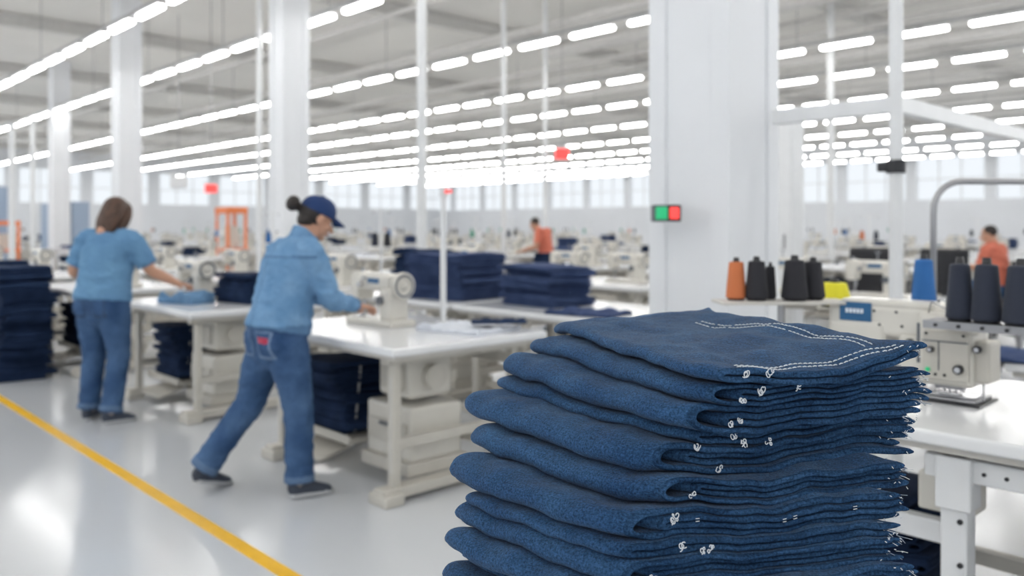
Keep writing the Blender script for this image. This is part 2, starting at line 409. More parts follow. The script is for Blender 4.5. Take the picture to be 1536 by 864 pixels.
# ---------------------------------------------------------------- near workstations (row b=2.45)
def put(me,name,a,b,z=0,dr=0.0,sc=None): return place(me,name,W(a,b,z),TH+dr,sc)
TZ=.82
for a0 in (3.40,5.86,8.46,11.2,13.8,16.6,19.6): put(T_main,'sewing_table',a0+1.5,2.42)
put(table_mesh(2.9,1.1,False),'sewing_table',2.0,2.62)
put(MA,'sewing_machine',4.36,3.00,TZ)
put(MA,'sewing_machine',7.05,2.95,TZ)
put(MA,'sewing_machine',9.6,3.0,TZ); put(MA,'sewing_machine',8.9,3.0,TZ); put(MA,'sewing_machine',12,3.0,TZ); put(MA,'sewing_machine',14.5,3,TZ)
put(P_under,'folded_denim_pile',4.42,2.88,.205); put(P_under,'folded_denim_pile',6.86,2.88,.205); put(P_under,'folded_denim_pile',9.46,2.88,.205)
put(P_navy,'folded_denim_pile',6.42,3.12,TZ,.1,(.9,.75,.95))
put(C_white,'white_fabric_sheet',3.74,3.20,TZ,.2,(.66,.8,1.3)); put(C_dark,'denim_panel',3.58,3.30,TZ+.05,.9,(.8,.5,.8))
mb=MB(); mb.cyl((0,0,0),(0,0,.012),.045,'whitemet'); mb.cyl((0,0,0),(0,0,.84),.019,'whitemet'); mb.cyl((0,0,.80),(0,0,.86),.028,'whitemet'); mb.box((.03,0,.83),(.09,.02,.02),'redp')
mb.obj('thread_stand',W(4.10,3.30,TZ),TH)
for a,b,s in ((8.95,2.06,1.0),(9.62,2.03,1.03),(10.3,2.0,.95),(11.0,2.0,.9)): put(P_tall,'folded_denim_pile',a,b,0,random.uniform(-.06,.06),(1.15,1,s*.98))
# row 2
for a0 in (3.55,5.1,6.9,9.2,11.6,14): put(T_main,'sewing_table',a0+1.5,4.15)
put(table_mesh(1.9,1.1,True),'sewing_table',1.2,4.2)
put(P_mid,'folded_denim_pile',5.55,4.62,TZ,.05,(1.15,1.1,.95)); put(P_mid2,'folded_denim_pile',4.55,4.68,TZ,-.05,(1.1,1.05,1)); put(P_navy,'folded_denim_pile',6.35,4.9,TZ,.1,(1,1,1.6))
put(C_blue,'denim_panel',3.85,4.4,TZ,.2)
put(MA,'sewing_machine',7.6,4.7,TZ); put(MA,'sewing_machine',10,4.7,TZ); put(MA,'sewing_machine',12.3,4.7,TZ); put(STS[1],'thread_stand',7.1,4.9,TZ); put(STS[0],'thread_stand',9.5,4.95,TZ)
put(C_blue,'denim_panel',.95,4.45,TZ,.2,(1.6,1.2,.8)); put(C_blue,'denim_panel',.25,3.35,TZ,.1,(1.4,1.1,.8))
# far rows
rnd=random.Random(5)
OBS=[(c[0],c[1],1.35) for c in COLS]+[(p[0],p[1],.95) for p in POSTS]+[(2.95,8.9,1.1),(-14.5,27,2.8),(-19,30,3.2),(-6.4,19,1.6),(.62,15,1.0),(6.2,10.6,1.5),(3.95,9,1.2),(4.8,9.2,1.3),(5.0,8.2,1.2)]
for ri,b in enumerate((7.2,9.9,12.6,15.6,18.6,22,26,30.5,35.5)):
    a=-8+rnd.random()
    while a<46:
        p=W(a,b)
        if p.y>5.5 and abs(p.x/p.y)<.72 and all((p.x-c[0])**2+(p.y-c[1])**2>c[2]**2 for c in OBS):
            put(T_far,'sewing_table',a+.95,b-.5)
            r=rnd.random()
            put(MA,'sewing_machine',a-.38,b,TZ)
            if r<.40: put(rnd.choice([P_mid,P_navy,P_navy]),'folded_denim_pile',a+.55,b+.1,TZ,rnd.uniform(-.1,.1),(.8,.8,.7))
            elif r<.55: put(C_white,'white_fabric_sheet',a+.5,b,TZ,rnd.random()*.4,(.75,.8,2))
            elif r<.75: put(MA,'sewing_machine',a+.5,b,TZ)
            elif r<.85: put(C_blue,'denim_panel',a+.5,b,TZ,rnd.random()*.4,(1.2,1.2,3))
            if rnd.random()<.55: put(rnd.choice(STS),'thread_stand',a+.05,b+.42,TZ)
            if rnd.random()<.5: put(P_under,'folded_denim_pile',a+.35,b-.08,.205)
        a+=2.7 if b<20 else 3.6
def chair_mesh():
    mb=MB()
    mb.box((0,0,.50),(.46,.44,.07),'dark',bev=.03,seg=3); mb.box((0,.24,.80),(.44,.06,.42),'dark',rot=(-.12,0,0),bev=.03,seg=3)
    mb.box((0,.25,.56),(.06,.03,.2),'dark'); mb.cyl((0,0,.1),(0,0,.48),.03,'steel')
    for i in range(5):
        A=i*2*math.pi/5; c,s=math.cos(A),math.sin(A)
        mb.cyl((0,0,.10),(c*.28,s*.28,.07),.02,'dark',n=8); mb.cyl((c*.28-s*.02,s*.28+c*.02,.03),(c*.28+s*.02,s*.28-c*.02,.03),.03,'dark',n=12)
    for sx in(-1,1):
        mb.tube([(sx*.22,.1,.5),(sx*.27,.1,.55),(sx*.27,.08,.70),(sx*.27,-.1,.71)],.014,'dark',8)
    return mb.mesh('office_chair')
CH=chair_mesh()
place(CH,'office_chair',(3.95,9.0,0.0),2.6,(1.1,1.1,1.2)); place(CH,'office_chair',(4.75,9.3,0),2.9,(1.1,1.1,1.18)); place(CH,'office_chair',(5.0,8.2,0),3.4)
def cabinet(x,y,w,d,h,mat,name='storage_cabinet'):
    mb=MB(); mb.box((0,0,h/2),(w,d,h),mat,bev=.01); mb.box((0,-d/2-.006,h/2),(w-.06,.012,h-.1),mat,bev=.004); mb.box((w*.1,-d/2-.02,h*.5),(.015,.02,.15),'steel')
    return mb.obj(name,(x,y,0),TH)
cabinet(2.95,8.9,.25,.22,2.55,'whitemet')
cabinet(-14.5,27,3.4,.5,2.2,'wallblue'); cabinet(-19,30,4.5,.5,2.8,'wallblue')
mb=MB()
for sx in(-.4,.4):
    for sy in(-.3,.3): mb.box((sx,sy,.9),(.08,.08,1.8),'orangep')
mb.box((0,0,1.8),(.95,.7,.14),'orangep',bev=.02); mb.box((0,0,.9),(.95,.7,.08),'orangep'); mb.box((0,0,1.2),(.4,.35,.5),'cream',bev=.03)
mo=mb.mesh('orange_press_machine'); place(mo,'orange_press_machine',(-6.4,19,0),TH,(.7,.7,1)); place(mo,'orange_press_machine',(-14.2,23.3,0),TH,(.9,.9,.85))
def andon(x,y,z,mat,s=1):
    mb=MB(); mb.cyl((0,0,z),(0,0,HC),.008,'steel',n=6); mb.box((0,0,z),(.30*s,.12,.22*s),mat,bev=.02); mb.box((0,0,z+.14*s),(.34*s,.14,.04),'whitemet'); mb.obj('hanging_signal_sign',(x,y,0))
andon(1.08,18,3.0,'redp'); andon(-6.5,18,2.25,'redp',.8); andon(-8.0,20,2.5,'whitemet',1.3)
mb=MB()
mb.box((0,0,0),(.10,.09,.10),'grey',bev=.008); mb.box((-.0,-.05,0),(.07,.02,.075),'greenp',bev=.006)
mb.box((.075,0,0),(.085,.10,.10),'dark',bev=.008); mb.box((.075,-.055,0),(.055,.02,.07),'redp',bev=.006)
mb.obj('signal_light_box',(.885,4.98,1.51),0)
mb=MB()
c=W(1.84,4.62)
mb.cyl((0,0,0),(0,0,HC),.036,'whitemet'); mb.box((0,0,.01),(.18,.18,.02),'whitemet')
mb.box((-.36,0,2.09),(.72,.07,.09),'whitemet',bev=.006); mb.box((0,1.3,2.09),(.07,2.6,.09),'whitemet',bev=.006)
mb.cyl((0,2.55,0),(0,2.55,2.1),.03,'whitemet')
mb.cyl((0,0,1.72),(0,0,1.79),.05,'dark'); mb.box((-.06,-.02,1.755),(.06,.04,.05),'dark',bev=.008)
mb.obj('canopy_frame',c,TH)
mb=MB(); pts=[(0,0,0),(0,0,.66)]
for i in range(1,9):
    A=math.pi/2*i/8; pts.append((.12-.12*math.cos(A),0,.68+.12*math.sin(A)))
pts+= [(.5,.02,.80),(.9,.04,.80)]
mb.tube(pts,.013,'steel',12); mb.cyl((.6,.02,.80),(.6,.02,0),.012,'steel'); mb.cyl((0,0,0),(0,0,.015),.04,'steel'); mb.cyl((.6,.02,0),(.6,.02,.015),.04,'steel')
mb.obj('tubular_hanger_rail',(1.77,3.50,TZ),0.0)
# ---------------------------------------------------------------- hero sewing machine, local +x = toward near end
mb=MB()
mb.box((-.05,0,.012),(.28,.17,.012),'steel',bev=.004); mb.box((-.05,0,.003),(.31,.20,.006),'dark')
mb.box((.0,-.02,.022),(.16,.08,.008),'chrome',bev=.002)
mb.box((-.33,.02,.13),(.22,.18,.27),'cream',bev=.02,seg=3)
mb.box((-.20,.02,.265),(.48,.17,.12),'cream',bev=.022,seg=3)
mb.box((-.22,-.005,.325),(.34,.12,.03),'cream',bev=.012)
mb.box((-.33,-.068,.292),(.12,.006,.07),'bluelab',bev=.002)
for i in range(5): mb.box((-.36+i*.014,-.0725,.295),(.009,.003,.016),'labtxt')
mb.box((-.005,-.01,.185),(.18,.17,.25),'cream',bev=.018,seg=3)
mb.box((.0,-.10,.165),(.15,.02,.17),'creamd',bev=.006)
mb.box((-.125,-.02,.15),(.09,.12,.14),'cream',bev=.012)
mb.box((.105,-.02,.15),(.05,.12,.14),'creamd',bev=.01)
mb.box((.05,-.02,.265),(.10,.14,.05),'cream',bev=.012)
mb.box((-.095,-.085,.20),(.012,.01,.14),'grey',bev=.003)
mb.box((0,-.1115,.215),(.15,.002,.004),'grey'); mb.box((-.02,-.1115,.165),(.003,.002,.10),'grey')
for x,z,r in((.045,.125,.016),(.095,.195,.013),(-.045,.185,.011),(-.125,.20,.012)): 
    yy=-.11 if abs(x)<.08 else -.08
    mb.cyl((x,yy+.01,z),(x,yy-.015,z),r,'dark'); mb.cyl((x,yy-.015,z),(x,yy-.02,z),r*.6,'chrome')
mb.box((-.055,-.115,.115),(.014,.01,.014),'greenp',bev=.003)
for x,z in ((-.06,.24),(.06,.24),(-.24,.25),(-.16,.25),(-.18,.30),(-.26,.30),(-.03,.10),(.0,.10)): mb.cyl((x,-.112 if x>-.1 else -.066,z),(x,-.116 if x>-.1 else -.07,z),.005,'dark',n=10)
for x in(-.025,-.008,.012): mb.cyl((x,-.04,.02),(x,-.04,.09),.004,'chrome',n=8)
mb.cyl((-.012,0,.05),(-.012,0,.09),.013,'steel'); mb.cyl((.03,-.03,.04),(.03,-.03,.09),.009,'chrome'); mb.cyl((-.05,-.03,.04),(-.05,-.03,.09),.008,'steel')
mb.box((-.005,-.04,.055),(.095,.035,.018),'steel',bev=.004); mb.box((-.005,-.045,.033),(.07,.07,.008),'chrome',bev=.002)
mb.cyl((.10,-.04,.016),(.10,-.04,.10),.004,'chrome',n=8)
mb.tube([(-.06,-.09,.31),(-.04,-.12,.35),(.01,-.13,.33),(.04,-.12,.26)],.003,'chrome',6)
for i in range(4): mb.cyl((-.06+i*.03,0,.305),(-.06+i*.03,0,.35),.006,'chrome',n=10)
mb.obj('sewing_machine',W(1.05,3.157,TZ),TH)
mb=MB()
mb.box((.08,0,.295),(.60,.14,.010),'steel',bev=.003); mb.box((.08,-.07,.288),(.60,.008,.026),'steel')
mb.cyl((.33,.05,0),(.33,.05,.29),.012,'steel'); mb.cyl((.33,.05,0),(.33,.05,.012),.04,'steel')
for i in range(8): mb.cyl((-.18+i*.07,-.075,.288),(-.18+i*.07,-.079,.288),.006,'dark',n=10)
for x,y,r,h in ((-.13,.0,.044,.21),(-.048,-.005,.048,.21),(.055,-.015,.057,.21),(.175,-.01,.055,.20)):
    cone_prof(mb,(x,y,.300),r,h,'thnavy')
mb.obj('thread_cone_rack',W(.90,2.88,TZ)+Vector((.10,.02,0)),TH)
mb=MB()
mb.box((0,0,.32),(.50,.16,.012),'edge',bev=.003); mb.cyl((0,.0,0),(0,0,.32),.014,'steel'); mb.cyl((0,0,0),(0,0,.015),.07,'steel')
for x,y,r,h,m in ((-.17,.02,.040,.165,'thorange'),(-.10,-.01,.045,.17,'thblack'),(-.028,.04,.024,.145,'thblack'),(.045,-.02,.052,.175,'thblack'),(.135,.02,.045,.165,'thblack')):
    cone_prof(mb,(x,y,.326),r,h,m)
mb.obj('thread_cone_rack',(1.04,3.22,TZ),0.05)
mb=MB(); mb.cyl((0,0,0),(0,0,.28),.012,'steel'); mb.cyl((0,0,0),(0,0,.015),.05,'steel'); mb.cyl((0,0,.28),(0,0,.288),.055,'whitemet'); cone_prof(mb,(0,0,.29),.048,.21,'thblue')
mb.obj('thread_cone_stand',(1.66,3.36,TZ),0)
mb=MB(); mb.cyl((0,0,0),(0,0,.27),.012,'steel'); mb.cyl((0,0,0),(0,0,.015),.05,'steel'); mb.cyl((0,0,.27),(0,0,.278),.07,'edge')
cone_prof(mb,(0,0,.28),.068,.11,'thyellow')
mb.obj('thread_cone_stand',(1.34,3.46,TZ),0)
mb=MB(); mb.box((0,0,.004),(.30,.10,.008),'wood',bev=.002); mb.obj('wooden_ruler_board',W(.62,3.08,TZ),TH)
mb=MB()
mb.box((0,0,.66),(.10,.10,.16),'whitemet',bev=.006); mb.box((.12,0,.70),(.42,.05,.07),'whitemet',bev=.006); mb.box((.0,0,.37),(.075,.08,.74),'whitemet',bev=.006)
for z in(.30,.42,.55,.66): 
    mb.cyl((0.02,-.041,z),(.02,-.048,z),.008,'dark',n=10)
for x in(.08,.14,.2,.28): mb.cyl((x,-.026,.70),(x,-.03,.70),.006,'dark',n=10)
mb.box((-.22,.05,.48),(.42,.05,.07),'whitemet',bev=.006); mb.box((-.05,.1,.60),(.16,.14,.12),'cream',bev=.01); mb.box((.0,.10,.03),(.1,.36,.06),'whitemet',bev=.006)
mb.obj('table_leg_bracket',W(.90,2.72,0),TH)
put(P_under,'folded_denim_pile',.38,3.1,.0,.1,(1.1,1,1.15)); put(P_under,'folded_denim_pile',1.35,3.25,.0,.05,(1.0,.8,1.1))
# ---------------------------------------------------------------- hero denim stack
def lerp(a,b,t): return a+(b-a)*t
def frame(z):
    s=max(0,(1.225-z)/.135)
    ks=[((.287,1.25),16,108,.375,.62),((.241,1.30),16,128,.432,.52),((.13,1.21),10,133,.455,.37),((.13,1.21),10,133,.455,.37)]
    i=min(int(s),2); t=min(s-i,1) if i<2 else 0
    A,B=ks[i],ks[i+1]
    N=(lerp(A[0][0],B[0][0],t),lerp(A[0][1],B[0][1],t)); a1=math.radians(lerp(A[1],B[1],t)); a2=math.radians(lerp(A[2],B[2],t))
    return N,(math.cos(a1),math.sin(a1)),(math.cos(a2),math.sin(a2)),lerp(A[3],B[3],t),lerp(A[4],B[4],t)
mb=MB(); rnd=random.Random(21)
ths=[.024,.034,.044,.022,.048,.040,.042,.022,.038,.044,.022,.044,.042,.046,.046,.046]
z=1.222; info=[]
dxs=[0,.0,-.02,.012,-.03,0.0,-.015,.02,.01,-.02,.02,-.02,0,0.01,-.01,0]
for gi,th in enumerate(ths):
    z0=z-th; N,e1,e2,w,l=frame(z-th/2)
    sh=dxs[gi]; ext=-sh+rnd.uniform(-.006,.006); qj=rnd.uniform(-.009,.009); tw=rnd.uniform(-.03,.03)
    def mf(p,q,zz,N=N,e1=e1,e2=e2,gi=gi,sh=sh,qj=qj,w=w,l=l,tw=tw):
        pp=p+sh + .03*math.exp(-max(q,0)/.03) + .02*math.exp(-max(l-q,0)/.04) + .006*noise.noise(Vector((q*6,gi*1.7,0)))+tw*(q-.2)*(1 if gi else 0)
        qq=q+qj+.010*noise.noise(Vector((p*5,gi*2.3,4)))+.004*noise.noise(Vector((p*16,zz*90,4)))
        X=N[0]+pp*e1[0]+qq*e2[0]; Y=N[1]+pp*e1[1]+qq*e2[1]
        dz=.011*noise.noise(Vector((X*5,Y*5,zz*4)))+.008*noise.noise(Vector((X*13,Y*13,zz*9+gi*.2)))
        dz+=.0030*noise.noise(Vector((X*28,Y*28,zz*22)))
        dz-=.012*math.sin(math.pi*min(max(p/w,0),1))*math.exp(-max(q,0)/.15)
        dz-=.007*math.exp(-max(p,0)/.05)
        if gi==0:
            dz+=.006
            dz-=.016*math.exp(-((p-.20)/.12)**2)*math.exp(-max(q,0)/.05)
            dz+=.012*math.exp(-((p-w)/.07)**2)
        return (X,Y,zz+dz)
    nU=1 if th<.03 else 2
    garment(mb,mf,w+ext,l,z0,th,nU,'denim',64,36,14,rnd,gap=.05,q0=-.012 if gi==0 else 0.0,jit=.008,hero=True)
    info.append((z0,th,mf,w+ext,l)); z=z0
STACK_Z=z
bv=BVHTree.FromPolygons([Vector(v) for v in mb.v],mb.f)
def topz(x,y):
    h=bv.ray_cast(Vector((x,y,2)),Vector((0,0,-1))); return h[0] if h[0] else None
def dash_line(P,r=.00115):
    seg=.0072; gap=.0024
    for i in range(len(P)-1):
        a=Vector(P[i]);b=Vector(P[i+1]); L=(b-a).length; d=(b-a)/L; s=0
        while s+seg<L:
            p=a+d*s; q=a+d*(s+seg); h1=topz(*p); h2=topz(*q)
            if h1 and h2 and abs(h1.z-h2.z)<.01 and h1.z>1.16: mb.tube([h1+Vector((0,0,.0003)),(h1+h2)/2+Vector((0,0,.0013)),h2+Vector((0,0,.0003))],r,'stitch',5)
            s+=seg+gap
mf=info[0][2]; w0=info[0][3]; l0=info[0][4]
def topline(f): return [tuple(f(t/8)[:2]) for t in range(9)]
dash_line(topline(lambda t: mf(.04+(w0-.055)*t,.002+.010*math.sin(3*t),1.22)))
dash_line(topline(lambda t: mf(.05+(w0-.065)*t,.013+.010*math.sin(3*t),1.22)))
dash_line(topline(lambda t: (lerp(.40,.605,t),lerp(1.76,1.385,t)+.03*math.sin(math.pi*t))))
dash_line(topline(lambda t: (lerp(.384,.590,t),lerp(1.745,1.380,t)+.03*math.sin(math.pi*t))))
def curl(c,r,ax,ay,k,turn=1.0):
    pts=[]
    for i in range(12):
        f=i/11; A=f*2*math.pi*turn+k; rr=r*(1-.35*f); pts.append(Vector(c)+ax*math.cos(A)*rr+ay*math.sin(A)*rr*1.2+ax*f*r*.5)
    mb.tube(pts,.0009,'stitch',5)
ZU=Vector((0,0,1))
for gi,(z0,th,mf,w,l) in enumerate(info):
    N,e1,e2,_,_=frame(z0+th/2); E1=Vector((e1[0],e1[1],0)); Fr=Vector((e1[1],-e1[0],0))
    for k in range(rnd.choice([1,1,2,2,3])):
        p=rnd.uniform(.03,.07)+k*.035; zz=z0+th*rnd.uniform(.25,.9)
        c=Vector(mf(p,-.006,zz))+Fr*.004
        for _ in range(3):
            curl(c+E1*rnd.uniform(-.005,.005)+ZU*rnd.uniform(-.004,.004),rnd.uniform(.002,.0048),(E1+ZU*rnd.uniform(-.6,.6)).normalized(),ZU,rnd.uniform(0,6),rnd.uniform(.5,1.1))
    for k in range(34):
        q=abs(rnd.gauss(0,.05)); zz=z0+th*rnd.random()
        c=Vector(mf(w-.010,q,zz)); d=(E1*rnd.uniform(.5,1)+Fr*rnd.uniform(.1,.6)+Vector((0,0,rnd.uniform(-.8,.4)))).normalized(); L=rnd.uniform(.008,.020)
        s=Vector((rnd.uniform(-1,1),rnd.uniform(-1,1),rnd.uniform(-1,.3)))*L*.3
        mb.tube([c,c+d*L*.5+s*.3,c+d*L+s],.00055,'stitch' if rnd.random()<.5 else 'fray',4)
    for k in range(7):
        p=w-abs(rnd.gauss(0,.03))-.004; zz=z0+th*rnd.random(); c=Vector(mf(p,-.005,zz))+Fr*.002
        mb.tube([c,c+E1*.003+ZU*rnd.uniform(-.004,.004)],.0008,'stitch',4)
    if gi in (6,10):
        p=.10
        while p<w-.08:
            zz=z0+th*.55; c=Vector(mf(p,-.006,zz))+Fr*.003; c2=Vector(mf(p+.006,-.006,zz))+Fr*.003
            if gi==10 or rnd.random()<.3:
                mb.tube([c,c2],.0008,'stitch',5); mb.tube([c+ZU*.004,c2+ZU*.004],.0007,'stitch',5)
            p+=.009 if rnd.random()<.8 else .025
mb.obj('folded_denim_stack')
mb=MB(); TX,TY=.27,1.50
mb.box((0,0,STACK_Z-.045),(.74,.62,.04),'white',bev=.01)
for sx in(-1,1):
    for sy in(-1,1):
        mb.box((sx*.33,sy*.27,(STACK_Z-.06)/2+.04),(.04,.04,STACK_Z-.14),'whitemet'); mb.cyl((sx*.33-.012,sy*.27,.04),(sx*.33+.012,sy*.27,.04),.04,'dark')
mb.box((0,0,.2),(.66,.54,.03),'whitemet',bev=.004)
mb.obj('stack_trolley',(TX,TY,0),.25)
# ---------------------------------------------------------------- people
def cat(p,i,t):
    n=len(p); a=p[max(i-1,0)];b=p[i];c=p[min(i+1,n-1)];d=p[min(i+2,n-1)]
    return 0.5*((2*b)+(c-a)*t+(2*a-5*b+4*c-d)*t*t+(3*b-a-3*c+d)*t*t*t)
def sweep(pts,rad,side=Vector((1,0,0)),n=16,sub=4,r0=True,r1=True):
    pts=[Vector(p) for p in pts]; rr=[Vector((r[0],r[1],0)) if isinstance(r,tuple) else Vector((r,r,0)) for r in rad]
    C=[];R=[]
    for i in range(len(pts)-1):
        for k in range(sub): C.append(cat(pts,i,k/sub)); R.append(cat(rr,i,k/sub))
    C.append(pts[-1]); R.append(rr[-1])
    if r0:
        t=(C[0]-C[1]).normalized(); c=C[0]; r=R[0]; m=min(r.x,r.y); C=[c+t*m*.9,c+t*m*.55]+C; R=[r*.4,r*.82]+R
    if r1:
        t=(C[-1]-C[-2]).normalized(); c=C[-1]; r=R[-1]; m=min(r.x,r.y); C+=[c+t*m*.55,c+t*m*.9]; R+=[r*.82,r*.4]
    vs=[];fs=[]
    for k,c in enumerate(C):
        t=(C[min(k+1,len(C)-1)]-C[max(k-1,0)]).normalized()
        s=side-t*side.dot(t)
        if s.length<.1: s=Vector((0,1,0))-t*t.y
        s.normalize(); f=t.cross(s)
        for i in range(n):
            A=2*math.pi*i/n; vs.append(c+s*math.cos(A)*R[k].x+f*math.sin(A)*R[k].y)
    for k in range(len(C)-1):
        for i in range(n): fs.append((k*n+i,k*n+(i+1)%n,(k+1)*n+(i+1)%n,(k+1)*n+i))
    fs.append(tuple(range(n))[::-1]); fs.append(tuple(range((len(C)-1)*n,len(C)*n)))
    return vs,fs
def ellp(c,r,n=18,m=12):
    b=MB(); b.slots=['skin']; b.ell(c,r,'skin',n,m); return [Vector(v) for v in b.v],b.f
def xf(part,Mx): return [Mx@Vector(v) for v in part[0]],part[1]
def fuse(parts,voxel,sm=2,wr=None):
    vs=[];fs=[];
    for lab,(v,f) in parts:
        o=len(vs); vs+=[tuple(x) for x in v]; fs+=[tuple(i+o for i in g) for g in f]
    me=bpy.data.meshes.new('tmp'); me.from_pydata(vs,[],fs); ob=bpy.data.objects.new('tmp',me); SC.collection.objects.link(ob)
    md=ob.modifiers.new('r','REMESH'); md.mode='VOXEL'; md.voxel_size=voxel
    dg=bpy.context.evaluated_depsgraph_get(); dg.update(); ev=ob.evaluated_get(dg); m2=bpy.data.meshes.new_from_object(ev)
    bpy.data.objects.remove(ob)
    bm=bmesh.new(); bm.from_mesh(m2)
    for _ in range(sm): bmesh.ops.smooth_vert(bm,verts=bm.verts[:],factor=.5,use_axis_x=True,use_axis_y=True,use_axis_z=True)
    bm.normal_update(); bm.verts.index_update()
    groups={}
    for lab,(v,f) in parts:
        g=groups.setdefault(lab,[[],[]]); o=len(g[0]); g[0]+=[Vector(x) for x in v]; g[1]+=[tuple(i+o for i in q) for q in f]
    T={k:BVHTree.FromPolygons(g[0],g[1]) for k,g in groups.items()}
    labs=[]
    for f in bm.faces:
        c=f.calc_center_median(); best=None
        for k,t in T.items():
            h=t.find_nearest(c,0.06)
            if h[0] is not None and (best is None or h[3]<best[0]): best=(h[3],k)
        labs.append(best[1] if best else parts[0][0])
    if wr:
        vl={}
        for f,l in zip(bm.faces,labs):
            for v in f.verts: vl[v.index]=l
        for v in bm.verts:
            d=wr(v.co,vl.get(v.index))
            if d: v.co+=v.normal*d
    out=([v.co.copy() for v in bm.verts],[[v.index for v in f.verts] for f in bm.faces],labs); bm.free(); return out
def hand_parts(wr,d,nn,ts,curl=1.0):
    wr=Vector(wr); d=Vector(d).normalized(); nn=Vector(nn); nn=(nn-d*nn.dot(d)).normalized(); w=d.cross(nn)
    if w.dot(Vector(ts))<0: w=-w
    P=[('skin',sweep([wr-d*.04,wr,wr+d*.04,wr+d*.085],[(.024,.020),(.026,.019),(.038,.016),(.039,.012)],side=w,n=14))]
    for k,(o,L) in enumerate(((.029,.068),(.010,.077),(-.010,.071),(-.029,.056))):
        b=wr+d*.080+w*o; pts=[b-d*.015]; p=b; pts.append(p); ang=math.radians(12)*curl
        for s,fr in enumerate((.45,.31,.24)):
            dd=d*math.cos(ang)+nn*math.sin(ang)+w*o*1.2; p=p+dd*L*fr; pts.append(p); ang+=math.radians(28)*curl
        P.append(('skin',sweep(pts,[.0095,.009,.0085,.008,.007],side=w,n=10,sub=2)))
    b=wr+d*.02+w*.022; P.append(('skin',sweep([b,b+d*.025+w*.022+nn*.008,b+d*.055+w*.032+nn*.018,b+d*.078+w*.030+nn*.026],[.015,.0125,.0105,.009],side=nn,n=10,sub=2)))
    return P
def head_parts(Mx,style):
    hs='hairb' if style=='long' else 'hair'
    P=[('skin',ellp((0,-.012,.028),(.073,.092,.083))),('skin',ellp((0,.028,-.028),(.058,.062,.078))),('skin',ellp((0,.058,-.088),(.026,.024,.020))),
       ('skin',sweep([(0,.084,.012),(0,.096,-.012),(0,.108,-.032)],[.007,.010,.013],n=10)),('skin',ellp((-.012,.094,-.035),(.009,.011,.008),10,8)),('skin',ellp((.012,.094,-.035),(.009,.011,.008),10,8)),
       ('lips',ellp((0,.086,-.060),(.023,.012,.0075),14,8)),
       ('skin',sweep([(0,-.022,-.04),(0,-.035,-.10),(0,-.055,-.17)],[.052,.050,.056]))]
    for s in(-1,1):
        P+=[('skin',ellp((s*.074,-.006,-.012),(.009,.019,.030),10,8)),('eye',ellp((s*.029,.076,.0),(.0135,.011,.0075),10,8)),('iris',ellp((s*.029,.085,.0),(.006,.004,.006),8,6)),
            ('skin',ellp((s*.042,.058,-.03),(.022,.022,.020),10,8)),
            (hs,sweep([(s*.014,.086,.019),(s*.032,.084,.024),(s*.048,.070,.018)],[.0045,.005,.004],n=8))]
    if style=='cap':
        P+=[(hs,ellp((0,-.030,.020),(.077,.085,.085))),(hs,ellp((0,-.05,-.03),(.060,.055,.05))),(hs,ellp((0,-.158,.020),(.044,.038,.044))),(hs,ellp((0,-.115,.015),(.025,.03,.025))),
            ('capm',sweep([(0,-.010,.022),(0,-.010,.060),(0,-.012,.095),(0,-.014,.118),(0,-.015,.126)],[(.084,.103),(.083,.101),(.068,.084),(.040,.052),(.010,.012)],side=Vector((1,0,0)),n=24,r0=False,r1=False)),
            ('capm',ellp((0,-.015,.128),(.010,.010,.006),8,6))]
        vs=[];fs=[];n=12
        for up in(0,1):
            for i in range(n+1):
                x=-1+2*i/n
                for j in range(7):
                    y=j/6; xx=x*.074*(1-.12*y*y); yy=.060+math.sqrt(max(0,1-(x*.97)**2))*.035+y*.075*math.sqrt(max(.05,1-(x*.9)**2)); zz=.040-.028*x*x-.022*y+(0.008 if up else 0)
                    vs.append(Vector((xx,yy,zz)))
        m=(n+1)*7
        for i in range(n):
            for j in range(6):
                a=i*7+j; fs.append((a,a+1,a+8,a+7)); fs.append((m+a,m+a+7,m+a+8,m+a+1))
        for i in range(n): fs.append((i*7,i*7+7,m+i*7+7,m+i*7)); fs.append((i*7+6,m+i*7+6,m+i*7+13,i*7+13))
        for j in range(6): fs.append((j,m+j,m+j+1,j+1)); fs.append((n*7+j,n*7+j+1,m+n*7+j+1,m+n*7+j))
        P.append(('capm',(vs,fs)))
    elif style=='long':
        P+=[(hs,ellp((0,-.020,.036),(.090,.098,.092))),(hs,sweep([(0,-.03,.05),(0,-.040,-.02),(0,-.050,-.09),(0,-.055,-.155)],[(.090,.078),(.100,.078),(.102,.068),(.088,.045)],side=Vector((1,0,0)),n=20)),
            (hs,ellp((0,.03,.085),(.062,.05,.030)))]
        for s in(-1,1): P.append((hs,sweep([(s*.060,.035,.06),(s*.086,.03,0),(s*.090,.02,-.07),(s*.08,.01,-.13)],[.028,.030,.030,.022],n=10)))
    else:
        P+=[(hs,ellp((0,-.022,.036),(.078,.088,.084)))]
    return [(l,xf(p,Mx)) for l,p in P]
